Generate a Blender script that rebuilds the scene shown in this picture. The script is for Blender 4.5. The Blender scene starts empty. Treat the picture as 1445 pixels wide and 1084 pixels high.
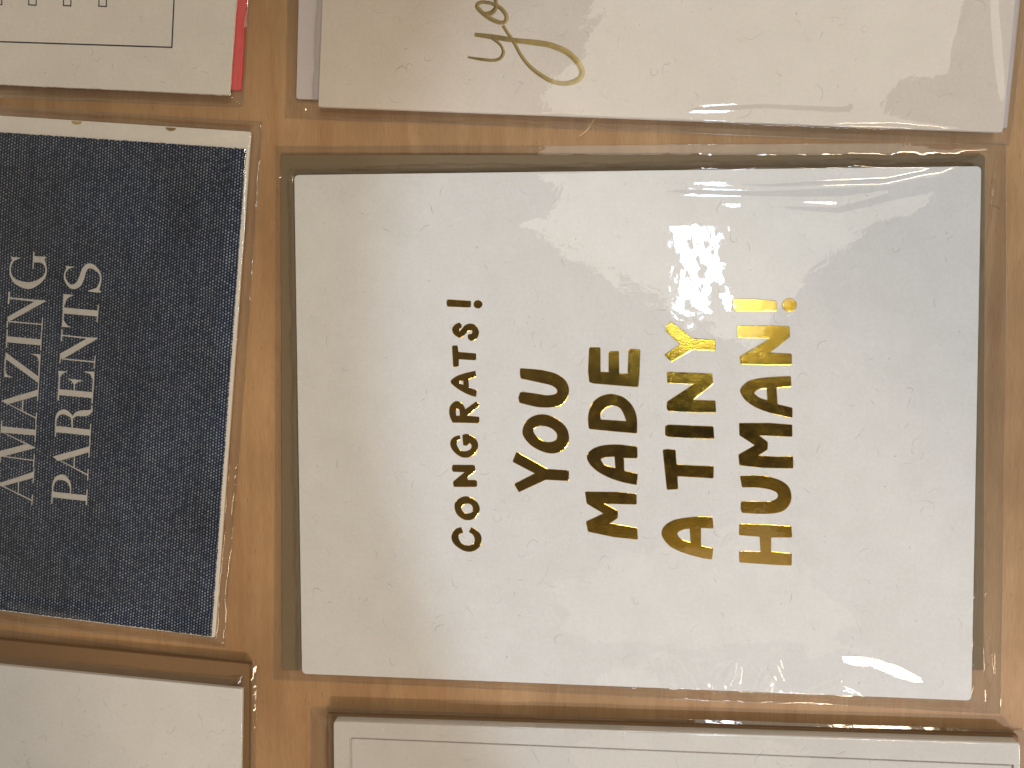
import bpy, math, random
import numpy as np
from mathutils import Vector, Matrix
from mathutils.geometry import tessellate_polygon
random.seed(7); RNG = np.random.default_rng(7)
S = bpy.context.scene
COL = S.collection
MM = 0.001

# ------------------------------------------------------------------ camera
FOC = 1150.0                                   # focal length in photograph pixels (width 1445)
CAM = Vector((-0.00844422, 0.01642911, 0.17052703))
R3 = Matrix(((0.996065846, -0.005043962, 0.088472531),
             (0.001654798, 0.999263415, 0.038339110),
             (-0.088600745, -0.038041874, 0.995340506)))
cd = bpy.data.cameras.new('camera'); cam = bpy.data.objects.new('camera', cd); COL.objects.link(cam)
M = R3.to_4x4(); M.translation = CAM + Vector((0, 0, 0.0018)); cam.matrix_world = M
cd.sensor_fit = 'HORIZONTAL'; cd.sensor_width = 36.0; cd.lens = 36.0 * FOC / 1445.0
cd.clip_start = 0.005; cd.clip_end = 20
S.camera = cam
CAMZ = M.translation.copy()

def ray(px, py):
    return R3 @ Vector(((px - 722.5) / FOC, -(py - 542.0) / FOC, -1.0))
def P(px, py, z=0.0018):
    """where the table-parallel plane at height z is seen at this spot of the photograph"""
    d = ray(px, py); k = (z - CAMZ.z) / d.z
    return CAMZ + d * k
def mirror_dir(px, py):
    d = ray(px, py).normalized(); return Vector((d.x, d.y, -d.z))

# ------------------------------------------------------------------ node helpers
class NT:
    def __init__(s, tree): s.t = tree; s.n = tree.nodes; s.l = tree.links
    def new(s, typ, **kw):
        n = s.n.new(typ)
        for k, v in kw.items():
            if k[0] == 'i' and k[1:].isdigit(): s.put(n.inputs[int(k[1:])], v)
            else: setattr(n, k, v)
        return n
    def put(s, sock, v):
        if isinstance(v, bpy.types.NodeSocket): s.l.new(v, sock)
        else: sock.default_value = v
    def math(s, op, a, b=0.0, c=0.0, clamp=False):
        n = s.n.new('ShaderNodeMath'); n.operation = op; n.use_clamp = clamp
        s.put(n.inputs[0], a); s.put(n.inputs[1], b); s.put(n.inputs[2], c); return n.outputs[0]
    def vmath(s, op, a, b=(0, 0, 0)):
        n = s.n.new('ShaderNodeVectorMath'); n.operation = op
        s.put(n.inputs[0], a); s.put(n.inputs[1], b)
        return n.outputs['Value'] if op in ('DOT_PRODUCT', 'LENGTH', 'DISTANCE') else n.outputs[0]
    def mix(s, f, a, b, typ='RGBA', blend='MIX'):
        n = s.n.new('ShaderNodeMix'); n.data_type = typ
        if typ == 'RGBA':
            n.blend_type = blend; s.put(n.inputs[0], f); s.put(n.inputs[6], a); s.put(n.inputs[7], b); return n.outputs[2]
        s.put(n.inputs[0], f); s.put(n.inputs[2], a); s.put(n.inputs[3], b); return n.outputs[0]
    def ramp(s, f, stops, interp='LINEAR'):
        n = s.n.new('ShaderNodeValToRGB'); n.color_ramp.interpolation = interp
        e = n.color_ramp.elements
        while len(e) < len(stops): e.new(0.5)
        for k, (p, c) in enumerate(stops):
            e[k].position = p; e[k].color = c if len(c) == 4 else (*c, 1)
        s.put(n.inputs[0], f); return n.outputs[0]
    def noise(s, vec, scale, detail=2.0, rough=0.5, dist=0.0):
        n = s.n.new('ShaderNodeTexNoise'); s.put(n.inputs['Vector'], vec)
        n.inputs['Scale'].default_value = scale; n.inputs['Detail'].default_value = detail
        n.inputs['Roughness'].default_value = rough; n.inputs['Distortion'].default_value = dist
        return n.outputs[0]
    def mapping(s, vec, scale=(1, 1, 1), rot=0.0, loc=(0, 0, 0)):
        n = s.n.new('ShaderNodeMapping'); s.put(n.inputs[0], vec)
        n.inputs['Scale'].default_value = scale; n.inputs['Rotation'].default_value = (0, 0, rot)
        n.inputs['Location'].default_value = loc; return n.outputs[0]
    def bump(s, h, dist, strength=1.0, normal=None):
        n = s.n.new('ShaderNodeBump'); n.inputs['Strength'].default_value = strength
        n.inputs['Distance'].default_value = dist; s.put(n.inputs['Height'], h)
        if normal is not None: s.put(n.inputs['Normal'], normal)
        return n.outputs[0]
def material(name):
    m = bpy.data.materials.new(name); m.use_nodes = True
    t = NT(m.node_tree); t.n.clear(); out = t.n.new('ShaderNodeOutputMaterial')
    return m, t, out

# ------------------------------------------------------------------ world: the dim warm shop round the table
W = bpy.data.worlds.new('World'); S.world = W; W.use_nodes = True
t = NT(W.node_tree); t.n.clear()
wout = t.n.new('ShaderNodeOutputWorld'); bg = t.n.new('ShaderNodeBackground')
tc = t.n.new('ShaderNodeTexCoord').outputs['Generated']
md = mirror_dir(1000, 620)  # backdrop is darkened round this direction to imitate the phone's reflection
dist = t.math('ARCCOSINE', t.vmath('DOT_PRODUCT', tc, tuple(md)))
nz = t.noise(tc, 2.2, 3, 0.6)
dd = t.math('ADD', dist, t.math('MULTIPLY', t.math('SUBTRACT', nz, 0.5), 0.10))
wr = t.ramp(t.math('DIVIDE', dd, 1.6), [
    (0.04, (0.022, 0.020, 0.017)), (0.10, (0.085, 0.074, 0.055)), (0.17, (0.13, 0.112, 0.085)),
    (0.30, (0.075, 0.068, 0.058)), (0.42, (0.085, 0.078, 0.068)), (0.62, (0.36, 0.30, 0.225)), (0.9, (0.42, 0.345, 0.25))])
n2 = t.noise(tc, 1.6, 4, 0.62)
fac = t.ramp(n2, [(0.35, (0.70, 0.70, 0.71)), (0.62, (1.22, 1.19, 1.14))])
t.l.new(t.mix(1.0, wr, fac, blend='MULTIPLY'), bg.inputs[0]); bg.inputs[1].default_value = 1.0
t.l.new(bg.outputs[0], wout.inputs[0])

S.view_settings.view_transform = 'Standard'; S.view_settings.look = 'None'
S.view_settings.gamma = 1.0; S.view_settings.exposure = 0.0
S.cycles.max_bounces = 8; S.cycles.transparent_max_bounces = 16
S.cycles.sample_clamp_indirect = 6.0; S.cycles.use_denoising = True
S.cycles.caustics_reflective = False; S.cycles.caustics_refractive = False

# ------------------------------------------------------------------ lamps of the shop, with lights added for glints and a shade edge
def area(name, pos, target, sx, sy, radiance, color, roll=0.0, spread=math.pi):
    l = bpy.data.lights.new(name, 'AREA'); l.shape = 'RECTANGLE'; l.size = sx; l.size_y = sy
    l.energy = radiance * math.pi * sx * sy; l.color = color; l.spread = spread
    o = bpy.data.objects.new(name, l); COL.objects.link(o)
    q = (target - pos).to_track_quat('-Z', 'Y')
    o.rotation_mode = 'QUATERNION'
    from mathutils import Quaternion
    o.rotation_quaternion = q @ Quaternion((0, 0, 1), roll); o.location = pos
    return o
def at_mirror(name, px, py, w, h, dist_, radiance, color, roll=0.0, shape=None):
    p = P(px, py); d = mirror_dir(px, py); k = (dist_ + (p - CAMZ).length) / FOC
    o = area(name, p + d * dist_, p, w * k, h * k, radiance, color, roll)
    if shape: o.data.shape = shape
    return o
at_mirror('ceiling_panel', 1085, 85, 410, 690, 1.5, 1.55, (1.0, 0.94, 0.78))
at_mirror('daylight_lamp', 988, 372, 48, 138, 1.5, 27.0, (0.60, 0.83, 1.0), math.radians(57))
at_mirror('lower_panel', 985, 880, 330, 230, 1.5, 0.55, (1.0, 0.88, 0.66))
def dirv(az, el):
    a, e = math.radians(az), math.radians(el)
    return Vector((math.cos(a) * math.cos(e), math.sin(a) * math.cos(e), math.sin(e)))
O = Vector((0, 0, 0))
area('warm_lamp_right', dirv(-31, 38) * 1.5, O, .36, .07, 28, (1.0, 0.80, 0.52))
area('warm_lamp_far', dirv(57, 49) * 1.6, O, .30, .07, 38, (1.0, 0.82, 0.56))
area('warm_lamp_near', dirv(-68, 45) * 1.5, O, .12, .11, 38, (1.0, 0.82, 0.58))
area('window_far', dirv(75, 52) * 1.6, O, .06, .08, 60, (0.78, 0.88, 1.0))
area('foil_edge_light', dirv(158, 42) * 1.5, O, .10, .06, 45, (1.0, 0.86, 0.62))  # added light, puts glints on the left bevels of the foil letters
area('window_near', dirv(-80, 40) * 1.6, O, .13, .11, 38, (0.78, 0.88, 1.0))
# added spots: their cone edges stand in for the phone's shadow
def spot(name, pos, target, power, angle, blend, color, rad):
    l = bpy.data.lights.new(name, 'SPOT'); l.energy = power; l.spot_size = angle; l.spot_blend = blend
    l.color = color; l.shadow_soft_size = rad
    o = bpy.data.objects.new(name, l); COL.objects.link(o); o.location = pos
    o.rotation_euler = (target - pos).to_track_quat('-Z', 'Y').to_euler(); return o
sp_t = P(1790, 1065); sp_p = sp_t + dirv(-48, 41) * 1.3
edge = P(535, 480)
ang = (edge - sp_p).angle(sp_t - sp_p)
spot('shadow_edge_spot', sp_p, sp_t, 35.0, 2 * ang, 0.003, (0.80, 1.0, 1.24), 0.007)  # cone edge draws the phone's shadow line across the card
s2_t = P(860, 1200); s2_p = s2_t + dirv(-64, 41) * 1.3
ang2 = (P(490, 60) - s2_p).angle(s2_t - s2_p)
spot('warm_spot', s2_p, s2_t, 27.0, 2 * ang2, 0.22, (1.0, 0.82, 0.64), 0.017)  # added too; its soft cone edge leaves the upper left in shade

# ------------------------------------------------------------------ materials
def m_wood():
    m, t, out = material('pale_pine')
    co = t.n.new('ShaderNodeTexCoord').outputs['Object']
    warp = t.noise(t.mapping(co, (9, 2.2, 9)), 1.0, 3, .55)
    wv = t.vmath('ADD', co, t.vmath('MULTIPLY', t.n.new('ShaderNodeCombineXYZ').outputs[0], (0, 0, 0)))
    x = t.n.new('ShaderNodeSeparateXYZ'); t.l.new(co, x.inputs[0])
    # cathedral growth bands: run along y, spaced in x
    pos = t.math('ADD', t.math('MULTIPLY', x.outputs[0], 62.0), t.math('MULTIPLY', warp, 5.0))
    band = t.math('FRACT', pos)
    late = t.ramp(band, [(0.0, (0, 0, 0)), (0.70, (.18,) * 3), (0.93, (1,) * 3), (0.97, (.9,) * 3), (1.0, (0, 0, 0))])
    fine = t.noise(t.mapping(co, (5200, 260, 260)), 1.0, 3, .6)
    mid = t.noise(t.mapping(co, (420, 22, 30)), 1.0, 4, .6)
    blot = t.noise(t.mapping(co, (30, 24, 24)), 1.0, 3, .6)
    c = t.ramp(mid, [(0.3, (0.385, 0.228, 0.112)), (0.7, (0.46, 0.282, 0.144))])
    c = t.mix(t.math('MULTIPLY', late, 0.38), c, (0.36, 0.185, 0.080, 1))
    c = t.mix(1.0, c, t.ramp(blot, [(0.3, (.76, .73, .70)), (0.7, (1.10, 1.10, 1.10))]), blend='MULTIPLY')
    c = t.mix(1.0, c, t.ramp(fine, [(0.3, (.86, .84, .82)), (0.7, (1.07, 1.07, 1.07))]), blend='MULTIPLY')
    # pores: short dark dashes
    pr = t.noise(t.mapping(co, (2600, 420, 400)), 1.0, 1, .5)
    c = t.mix(t.ramp(pr, [(0.70, (0, 0, 0)), (0.78, (.5,) * 3)]), c, (0.16, 0.08, 0.035, 1))
    b = t.n.new('ShaderNodeBsdfPrincipled'); t.put(b.inputs['Base Color'], c)
    b.inputs['Roughness'].default_value = 0.55; b.inputs['Specular IOR Level'].default_value = 0.3
    t.put(b.inputs['Normal'], t.bump(fine, 0.00003, 0.5))
    t.l.new(b.outputs[0], out.inputs[0]); return m

def m_paper(name, col, grain=1.0, rough=0.9):
    m, t, out = material(name)
    co = t.n.new('ShaderNodeTexCoord').outputs['Object']
    a = t.noise(co, 130, 4, .6); f = t.noise(co, 1500, 4, .62)
    lx = t.noise(t.mapping(co, (3400, 200, 200)), 1, 1, .5); ly = t.noise(t.mapping(co, (200, 3400, 200)), 1, 1, .5)
    c = t.mix(1.0, (*col, 1), t.ramp(a, [(0.3, (.962, .958, .95)), (0.7, (1.02, 1.02, 1.02))]), blend='MULTIPLY')
    c = t.mix(1.0, c, t.ramp(f, [(0.3, (1 - .05 * grain,) * 3), (0.7, (1 + .02 * grain,) * 3)]), blend='MULTIPLY')
    b = t.n.new('ShaderNodeBsdfPrincipled'); t.put(b.inputs['Base Color'], c)
    b.inputs['Roughness'].default_value = rough; b.inputs['Specular IOR Level'].default_value = 0.25
    h = t.math('ADD', t.math('ADD', lx, ly), t.math('MULTIPLY', f, 1.2))
    t.put(b.inputs['Normal'], t.bump(h, 0.00006 * grain, 0.55)); t.l.new(b.outputs[0], out.inputs[0]); return m

def m_fibre(name, col, alpha):
    m, t, out = material(name)
    b = t.n.new('ShaderNodeBsdfPrincipled'); b.inputs['Base Color'].default_value = (*col, 1)
    b.inputs['Roughness'].default_value = .9
    co = t.n.new('ShaderNodeTexCoord').outputs['Object']
    b_a = t.ramp(t.noise(co, 160, 2, .6), [(0.35, (alpha * .25,) * 3), (0.65, (alpha,) * 3)])
    t.put(b.inputs['Alpha'], b_a); t.l.new(b.outputs[0], out.inputs[0]); return m

def m_foil(name='gold_foil', base=(0.76, 0.47, 0.065), ro=0.0):
    m, t, out = material(name)
    co = t.n.new('ShaderNodeTexCoord').outputs['Object']
    fine = t.noise(co, 4200, 2, .6); mid = t.noise(co, 420, 3, .6)
    scr = t.noise(t.mapping(co, (900, 5200, 900), rot=.6), 1, 2, .5)
    b = t.n.new('ShaderNodeBsdfPrincipled')
    t.put(b.inputs['Base Color'], t.ramp(mid, [(0.35, tuple(c * .82 for c in base)), (0.65, base)]))
    b.inputs['Metallic'].default_value = 1.0
    t.put(b.inputs['Roughness'], t.ramp(mid, [(0.3, (.08 + ro,) * 3), (0.7, (.15 + ro,) * 3)]))
    h = t.math('ADD', t.math('MULTIPLY', fine, .85), t.math('ADD', t.math('MULTIPLY', mid, .5), t.math('MULTIPLY', scr, .2)))
    t.put(b.inputs['Normal'], t.bump(h, 0.00003, 0.5)); t.l.new(b.outputs[0], out.inputs[0]); return m

def m_plain(name, col, rough=.6):
    m, t, out = material(name)
    co = t.n.new('ShaderNodeTexCoord').outputs['Object']
    f = t.noise(co, 1800, 3, .6)
    b = t.n.new('ShaderNodeBsdfPrincipled')
    t.put(b.inputs['Base Color'], t.mix(1.0, (*col, 1), t.ramp(f, [(0.3, (.90,) * 3), (0.7, (1.05,) * 3)]), blend='MULTIPLY'))
    b.inputs['Roughness'].default_value = rough; t.l.new(b.outputs[0], out.inputs[0]); return m

def m_denim():
    m, t, out = material('dark_woven_denim')
    co0 = t.n.new('ShaderNodeTexCoord').outputs['Object']
    co = t.mapping(co0, (1, 1, 1), rot=math.radians(5.0))
    w = t.noise(co, 160, 2, .5); w2 = t.noise(co, 163, 2, .5)
    sx = t.n.new('ShaderNodeSeparateXYZ'); t.l.new(co, sx.inputs[0])
    X = t.math('ADD', t.math('DIVIDE', sx.outputs[0], 0.00128), t.math('MULTIPLY', w, .45))
    Y = t.math('ADD', t.math('DIVIDE', sx.outputs[1], 0.00066), t.math('MULTIPLY', w2, .8))
    def grid(off):
        x = t.math('ADD', X, off); y = t.math('ADD', Y, off)
        fx = t.math('SUBTRACT', t.math('FRACT', x), .5); fy = t.math('SUBTRACT', t.math('FRACT', y), .5)
        d = t.math('SQRT', t.math('ADD', t.math('MULTIPLY', fx, t.math('MULTIPLY', fx, 1.64)), t.math('MULTIPLY', fy, t.math('MULTIPLY', fy, .36))))
        cv = t.n.new('ShaderNodeCombineXYZ'); t.put(cv.inputs[0], t.math('FLOOR', x)); t.put(cv.inputs[1], t.math('FLOOR', y)); cv.inputs[2].default_value = off
        wn = t.n.new('ShaderNodeTexWhiteNoise'); t.l.new(cv.outputs[0], wn.inputs[0])
        msk = t.ramp(d, [(0.08, (1,) * 3), (0.26, (0,) * 3)])
        return t.math('MULTIPLY', msk, t.math('ADD', .30, t.math('MULTIPLY', wn.outputs[0], .70))), msk
    a, ma = grid(0.0); b_, mb = grid(0.5)
    dots = t.math('MAXIMUM', a, b_)
    slub = t.noise(t.mapping(co, (500, 40, 60)), 1, 3, .6)
    pat = t.noise(co, 42, 4, .6)
    k = t.math('MULTIPLY', t.ramp(slub, [(.3, (.68,) * 3), (.7, (1.1,) * 3)]), t.ramp(pat, [(.3, (.72,) * 3), (.7, (1.1,) * 3)]))
    thr = t.noise(t.mapping(co, (2600, 500, 500)), 1, 2, .6)
    basec = t.ramp(pat, [(0.3, (0.004, 0.007, 0.018)), (0.72, (0.007, 0.018, 0.055))])
    basec = t.mix(t.ramp(thr, [(.45, (0,) * 3), (.75, (.14,) * 3)]), basec, (0.05, 0.075, 0.13, 1))
    c = t.mix(t.math('MULTIPLY', dots, k, clamp=True), basec, (0.36, 0.40, 0.45, 1))
    b = t.n.new('ShaderNodeBsdfPrincipled'); t.put(b.inputs['Base Color'], c)
    b.inputs['Roughness'].default_value = .75; b.inputs['Specular IOR Level'].default_value = .2
    t.put(b.inputs['Normal'], t.bump(t.math('MAXIMUM', ma, mb), 0.00008, .5)); t.l.new(b.outputs[0], out.inputs[0]); return m

def m_film(name='clear_film', f0=0.08, haze=0.003, rough=0.022, crackle=0.5, tint=.975):
    m, t, out = material(name)
    co = t.n.new('ShaderNodeTexCoord').outputs['Object']
    n1 = t.noise(co, 240, 3, .55, .4); n2 = t.noise(co, 1100, 2, .5)
    nrm = t.bump(t.math('ADD', n1, t.math('MULTIPLY', n2, .10)), 0.00009 * crackle, .5)
    geo = t.n.new('ShaderNodeNewGeometry')
    c = t.math('ABSOLUTE', t.vmath('DOT_PRODUCT', geo.outputs['Incoming'], nrm))
    F = t.math('ADD', f0, t.math('MULTIPLY', 1 - f0, t.math('POWER', t.math('SUBTRACT', 1.0, c, clamp=True), 5.0)))
    tr = t.n.new('ShaderNodeBsdfTransparent'); tr.inputs[0].default_value = (tint, tint, tint * .995, 1)
    df = t.n.new('ShaderNodeBsdfDiffuse'); df.inputs[0].default_value = (.9, .88, .86, 1)
    gl = t.n.new('ShaderNodeBsdfGlossy'); gl.inputs['Roughness'].default_value = rough; t.put(gl.inputs['Normal'], nrm)
    m1 = t.n.new('ShaderNodeMixShader'); m1.inputs[0].default_value = haze
    t.l.new(tr.outputs[0], m1.inputs[1]); t.l.new(df.outputs[0], m1.inputs[2])
    m2 = t.n.new('ShaderNodeMixShader'); t.put(m2.inputs[0], F); t.l.new(m1.outputs[0], m2.inputs[1]); t.l.new(gl.outputs[0], m2.inputs[2])
    t.l.new(m2.outputs[0], out.inputs[0]); return m

WOOD = m_wood()
WHITE = m_paper('warm_white_card_stock', (0.775, 0.755, 0.752))
CREAM = m_paper('cream_card_stock', (0.87, 0.80, 0.73))
BRIGHT = m_paper('bright_white_card_stock', (0.81, 0.785, 0.785))
GREYW = m_paper('grey_white_card_stock', (0.665, 0.625, 0.60))
PINKW = m_paper('rosy_white_card_stock', (0.80, 0.69, 0.60))
LILAC = m_paper('pale_lilac_paper', (0.58, 0.51, 0.50), .6)
OLIVE = m_paper('grey_olive_envelope_paper', (0.182, 0.134, 0.082), .8)
KRAFT = m_paper('brown_kraft_paper', (0.22, 0.13, 0.066), 1.2)
CORAL = m_paper('coral_red_paper', (0.80, 0.12, 0.12), .5)
INK = m_plain('black_print', (0.012, 0.014, 0.03), .5)
SILVER = m_plain('pale_grey_print', (0.60, 0.56, 0.53), .5)
FOIL = m_foil(); FOILD = m_foil('dull_gold_foil', (0.50, 0.36, 0.15), .22)
DENIM = m_denim()
FILM = m_film(); SEAL = m_film('film_seal', .08, .04, .08, .6); BACKFILM = m_film('back_film', .03, .012, .2, .6, .985)
FIB = m_fibre('grey_paper_fibre', (0.30, 0.28, 0.26), .38)
FIBD = m_fibre('dark_fibre', (0.10, 0.07, 0.05), .7)
FIBL = m_fibre('straw_fibre', (0.75, 0.5, 0.28), .9)

# ------------------------------------------------------------------ object helpers
def mesh_obj(name, verts, faces, mat, parent=None, smooth=False, origin=None):
    me = bpy.data.meshes.new(name)
    if origin is None:
        origin = parent.location.copy() if parent is not None else Vector((0, 0, 0))
    ox, oy, oz = origin
    me.from_pydata([(v[0] - ox, v[1] - oy, v[2] - oz) for v in verts], [], faces); me.update()
    me.materials.append(mat)
    if smooth: me.polygons.foreach_set('use_smooth', [True] * len(me.polygons))
    o = bpy.data.objects.new(name, me); COL.objects.link(o)
    if parent is not None: o.parent = parent
    else: o.location = origin
    return o
def thing(name, label, cat, loc, group=None):
    o = bpy.data.objects.new(name, None); COL.objects.link(o); o.location = loc
    o.empty_display_size = .01; o['label'] = label; o['category'] = cat
    if group: o['group'] = group
    return o
def tag(o, label, cat, group=None):
    o['label'] = label; o['category'] = cat
    if group: o['group'] = group
    return o
def rounded(quad, r, n=5):
    """quad: Vectors; returns outline with rounded corners of radius r (metres)"""
    out = []; L = len(quad)
    for i in range(L):
        p, a, b = quad[i], quad[i - 1], quad[(i + 1) % L]
        da, db = (a - p).normalized(), (b - p).normalized()
        if r <= 0: out.append(p.copy()); continue
        for k in range(n + 1):
            s = k / n; q0 = p + da * r; q1 = p + db * r
            out.append(q0 * (1 - s) ** 2 + p * 2 * s * (1 - s) + q1 * s * s)
    return out
def densify(pts, step, jit=0.0):
    out = []
    for i, p in enumerate(pts):
        q = pts[(i + 1) % len(pts)]; n = max(1, int((q - p).length / step))
        for k in range(n):
            v = p.lerp(q, k / n)
            if jit and n > 1: v = v + Vector((random.gauss(0, jit), random.gauss(0, jit), 0))
            out.append(v)
    return out
def slab(name, pts, z0, z1, mat, parent=None, bevel=0.00008, origin=None, lift=None):
    """a sheet with its own thickness and a softened upper edge; lift(p) raises it locally"""
    c = sum(pts, Vector((0, 0, 0))) / len(pts); n = len(pts)
    lf = lift or (lambda p: 0.0)
    def ring(sh, z): return [(*((p + (c - p).normalized() * sh).xy), z + lf(p)) for p in pts]
    v = ring(0, z0) + ring(0, z1 - bevel) + ring(bevel, z1)
    f = []
    for a in (0, n):
        f += [(a + i, a + (i + 1) % n, a + n + (i + 1) % n, a + n + i) for i in range(n)]
    f.append(tuple(range(2 * n, 3 * n))); f.append(tuple(reversed(range(n))))
    # make sure of the winding
    A = sum(pts[i].x * pts[(i + 1) % n].y - pts[(i + 1) % n].x * pts[i].y for i in range(n))
    if A < 0: f = [tuple(reversed(q)) for q in f]
    return mesh_obj(name, v, f, mat, parent, origin=origin)
def px_quad(pts, z=0.0018): return [P(x, y, z) for x, y in pts]
def centre(q): c = sum(q, Vector((0, 0, 0))) / len(q); c.z = 0; return c

# ------------------------------------------------------------------ outlines: 'x,y' is a corner, 'x,y~' a point on a curve
def parse(s):
    out = []
    for w in s.split():
        sm = w.endswith('~'); w = w.rstrip('~'); x, y = w.split(','); out.append((float(x), float(y), sm))
    return out
def smooth_outline(pts, seg=5):
    n = len(pts); out = []
    for i in range(n):
        p0, p1, p2, p3 = pts[i - 1], pts[i], pts[(i + 1) % n], pts[(i + 2) % n]
        if not p1[2] and not p2[2]: out.append((p1[0], p1[1])); continue
        a = np.array(p0[:2]); b = np.array(p1[:2]); c = np.array(p2[:2]); d = np.array(p3[:2])
        tb = (c - a) / 2 if p1[2] else (c - b); td = (d - b) / 2 if p2[2] else (c - b)
        lim = np.linalg.norm(c - b)
        for tt in (tb, td):
            L = np.linalg.norm(tt)
            if L > lim * 1.3: tt *= lim * 1.3 / L
        for k in range(seg):
            u = k / seg
            q = (2*u**3 - 3*u*u + 1)*b + (u**3 - 2*u*u + u)*tb + (-2*u**3 + 3*u*u)*c + (u**3 - u*u)*td
            out.append((q[0], q[1]))
    return out
def ellipse(cx, cy, rx, ry, n=22):
    return [(cx + rx * math.cos(2*math.pi*k/n), cy + ry * math.sin(2*math.pi*k/n)) for k in range(n)]
def soft_corners(pts, r):
    out = []; n = len(pts)
    for i in range(n):
        p = np.array(pts[i]); a = np.array(pts[i-1]); b = np.array(pts[(i+1) % n])
        la, lb = np.linalg.norm(a-p), np.linalg.norm(b-p)
        if la < 1e-9 or lb < 1e-9: continue
        ua, ub = (a-p)/la, (b-p)/lb
        if ua @ ub < -.86 or min(la, lb) < r * 2.1: out.append(tuple(p)); continue
        for s in (0, .5, 1):
            out.append(tuple((p + ua*r)*(1-s)**2 + p*2*s*(1-s) + (p + ub*r)*s*s))
    return out
def offset(loop, d):
    """move a closed loop (Vectors) to its right-hand side by d"""
    n = len(loop); out = []
    for i in range(n):
        a, p, b = loop[i-1], loop[i], loop[(i+1) % n]
        e1 = (p - a).xy.normalized(); e2 = (b - p).xy.normalized()
        n1 = Vector((e1.y, -e1.x)); n2 = Vector((e2.y, -e2.x)); m_ = n1 + n2
        if m_.length < .3: m_ = n1
        m_.normalize(); k = d / max(.55, m_.dot(n1))
        out.append(Vector((p.x + m_.x*k, p.y + m_.y*k, 0)))
    return out
def area2(l): return sum(l[i].x*l[(i+1) % len(l)].y - l[(i+1) % len(l)].x*l[i].y for i in range(len(l)))

def foil_letter(base, scale, outer, holes, z, parent, mat, zplane):
    """a pressed foil letter: flat floor, a narrow raised rim round it"""
    loops = []
    for k, l in enumerate([outer] + list(holes)):
        if isinstance(l, str): l = soft_corners(smooth_outline(parse(l)), 14)
        v = [P(base[0] + x/scale, base[1] + y/scale, zplane) for x, y in l]
        for q in v: q.z = 0
        if (area2(v) > 0) != (k == 0): v.reverse()      # outer counter-clockwise, holes clockwise
        loops.append(v)
    V, Fc = [], []
    floor_ids = []
    for v in loops:
        n = len(v); b0 = len(V); floor_ids.append((b0, n))
        r1 = offset(v, .00009); r2 = offset(v, .00010)
        V += [(p.x, p.y, z + .00005) for p in v] + [(p.x, p.y, z + .000008) for p in r1] + [(p.x, p.y, z - .00001) for p in r2]
        for rr in (0, n):
            Fc += [(b0+rr+i, b0+rr+n+i, b0+rr+n+(i+1) % n, b0+rr+(i+1) % n) for i in range(n)]
    idx = [i for b0, n in floor_ids for i in range(b0, b0+n)]
    for tri in tessellate_polygon(loops):
        a, b, c = (idx[i] for i in tri)
        A, B, C = Vector(V[a]), Vector(V[b]), Vector(V[c])
        if (B-A).cross(C-A).z < 0: b, c = c, b
        Fc.append((a, b, c))
    return mesh_obj('letter', V, Fc, mat, parent)

def ribbon(pts, widths):
    """variable-width stroke: left and right points"""
    n = len(pts); L = []; R_ = []
    for i in range(n):
        a = pts[max(0, i-1)]; b = pts[min(n-1, i+1)]; d = np.array(b) - np.array(a); d /= (np.linalg.norm(d) + 1e-9)
        nn = np.array([-d[1], d[0]]); w = widths[i] / 2
        L.append(tuple(np.array(pts[i]) + nn*w)); R_.append(tuple(np.array(pts[i]) - nn*w))
    return L, R_
def catmull(pts, seg=6):
    pts = [np.array(p, float) for p in pts]; out = []
    for i in range(len(pts)-1):
        a = pts[max(0, i-1)]; b = pts[i]; c = pts[i+1]; d = pts[min(len(pts)-1, i+2)]
        for k in range(seg):
            u = k/seg; tb = (c-a)/2; td = (d-b)/2
            out.append((2*u**3-3*u*u+1)*b + (u**3-2*u*u+u)*tb + (-2*u**3+3*u*u)*c + (u**3-u*u)*td)
    out.append(pts[-1]); return out
STK = [0]
def print_letter(base, scale, pieces, z, zplane, parent, mat, name='letter', rim=0.0):
    """flat printed letter from polygons and strokes, each piece a hair above the last"""
    V, Fc = [], []
    for k, pc in enumerate(pieces):
        zz = z + .000006 * k
        if isinstance(pc, str): poly = smooth_outline(parse(pc)); groups = [poly]
        else:
            cp = catmull(pc); Lp, Rp = ribbon([tuple(c[:2]) for c in cp], [max(4, c[2])*(1.12 if rim else 1.0) for c in cp])
            groups = None
        if groups:
            for g in groups:
                v = [P(base[0]+x/scale, base[1]+y/scale, zplane) for x, y in g]; b0 = len(V)
                V += [(p.x, p.y, zz) for p in v]
                for tri in tessellate_polygon([[Vector((p.x, p.y, 0)) for p in v]]):
                    a, b, c = (b0+i for i in tri)
                    if (Vector(V[b])-Vector(V[a])).cross(Vector(V[c])-Vector(V[a])).z < 0: b, c = c, b
                    Fc.append((a, b, c))
        else:
            b0 = len(V); n = len(Lp)
            for s in (Lp, Rp):
                for x, y in s: p = P(base[0]+x/scale, base[1]+y/scale, zplane); V.append((p.x, p.y, zz))
            mid = []
            if rim:
                for (x, y), (x2, y2) in zip(Lp, Rp): 
                    p = P(base[0]+(x+x2)/2/scale, base[1]+(y+y2)/2/scale, zplane); V.append((p.x, p.y, zz + rim))
                for i in range(n-1):
                    Fc.append((b0+2*n+i, b0+2*n+i+1, b0+i+1, b0+i)); Fc.append((b0+n+i, b0+n+i+1, b0+2*n+i+1, b0+2*n+i))
            else:
                for i in range(n-1): Fc.append((b0+i, b0+n+i, b0+n+i+1, b0+i+1))
    me = [f for f in Fc]
    fix = []
    for f in me:
        a, b, c = (Vector(V[i]) for i in f[:3])
        fix.append(f if (b-a).cross(c-a).z >= 0 else tuple(reversed(f)))
    return mesh_obj(name, V, fix, mat, parent)

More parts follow.
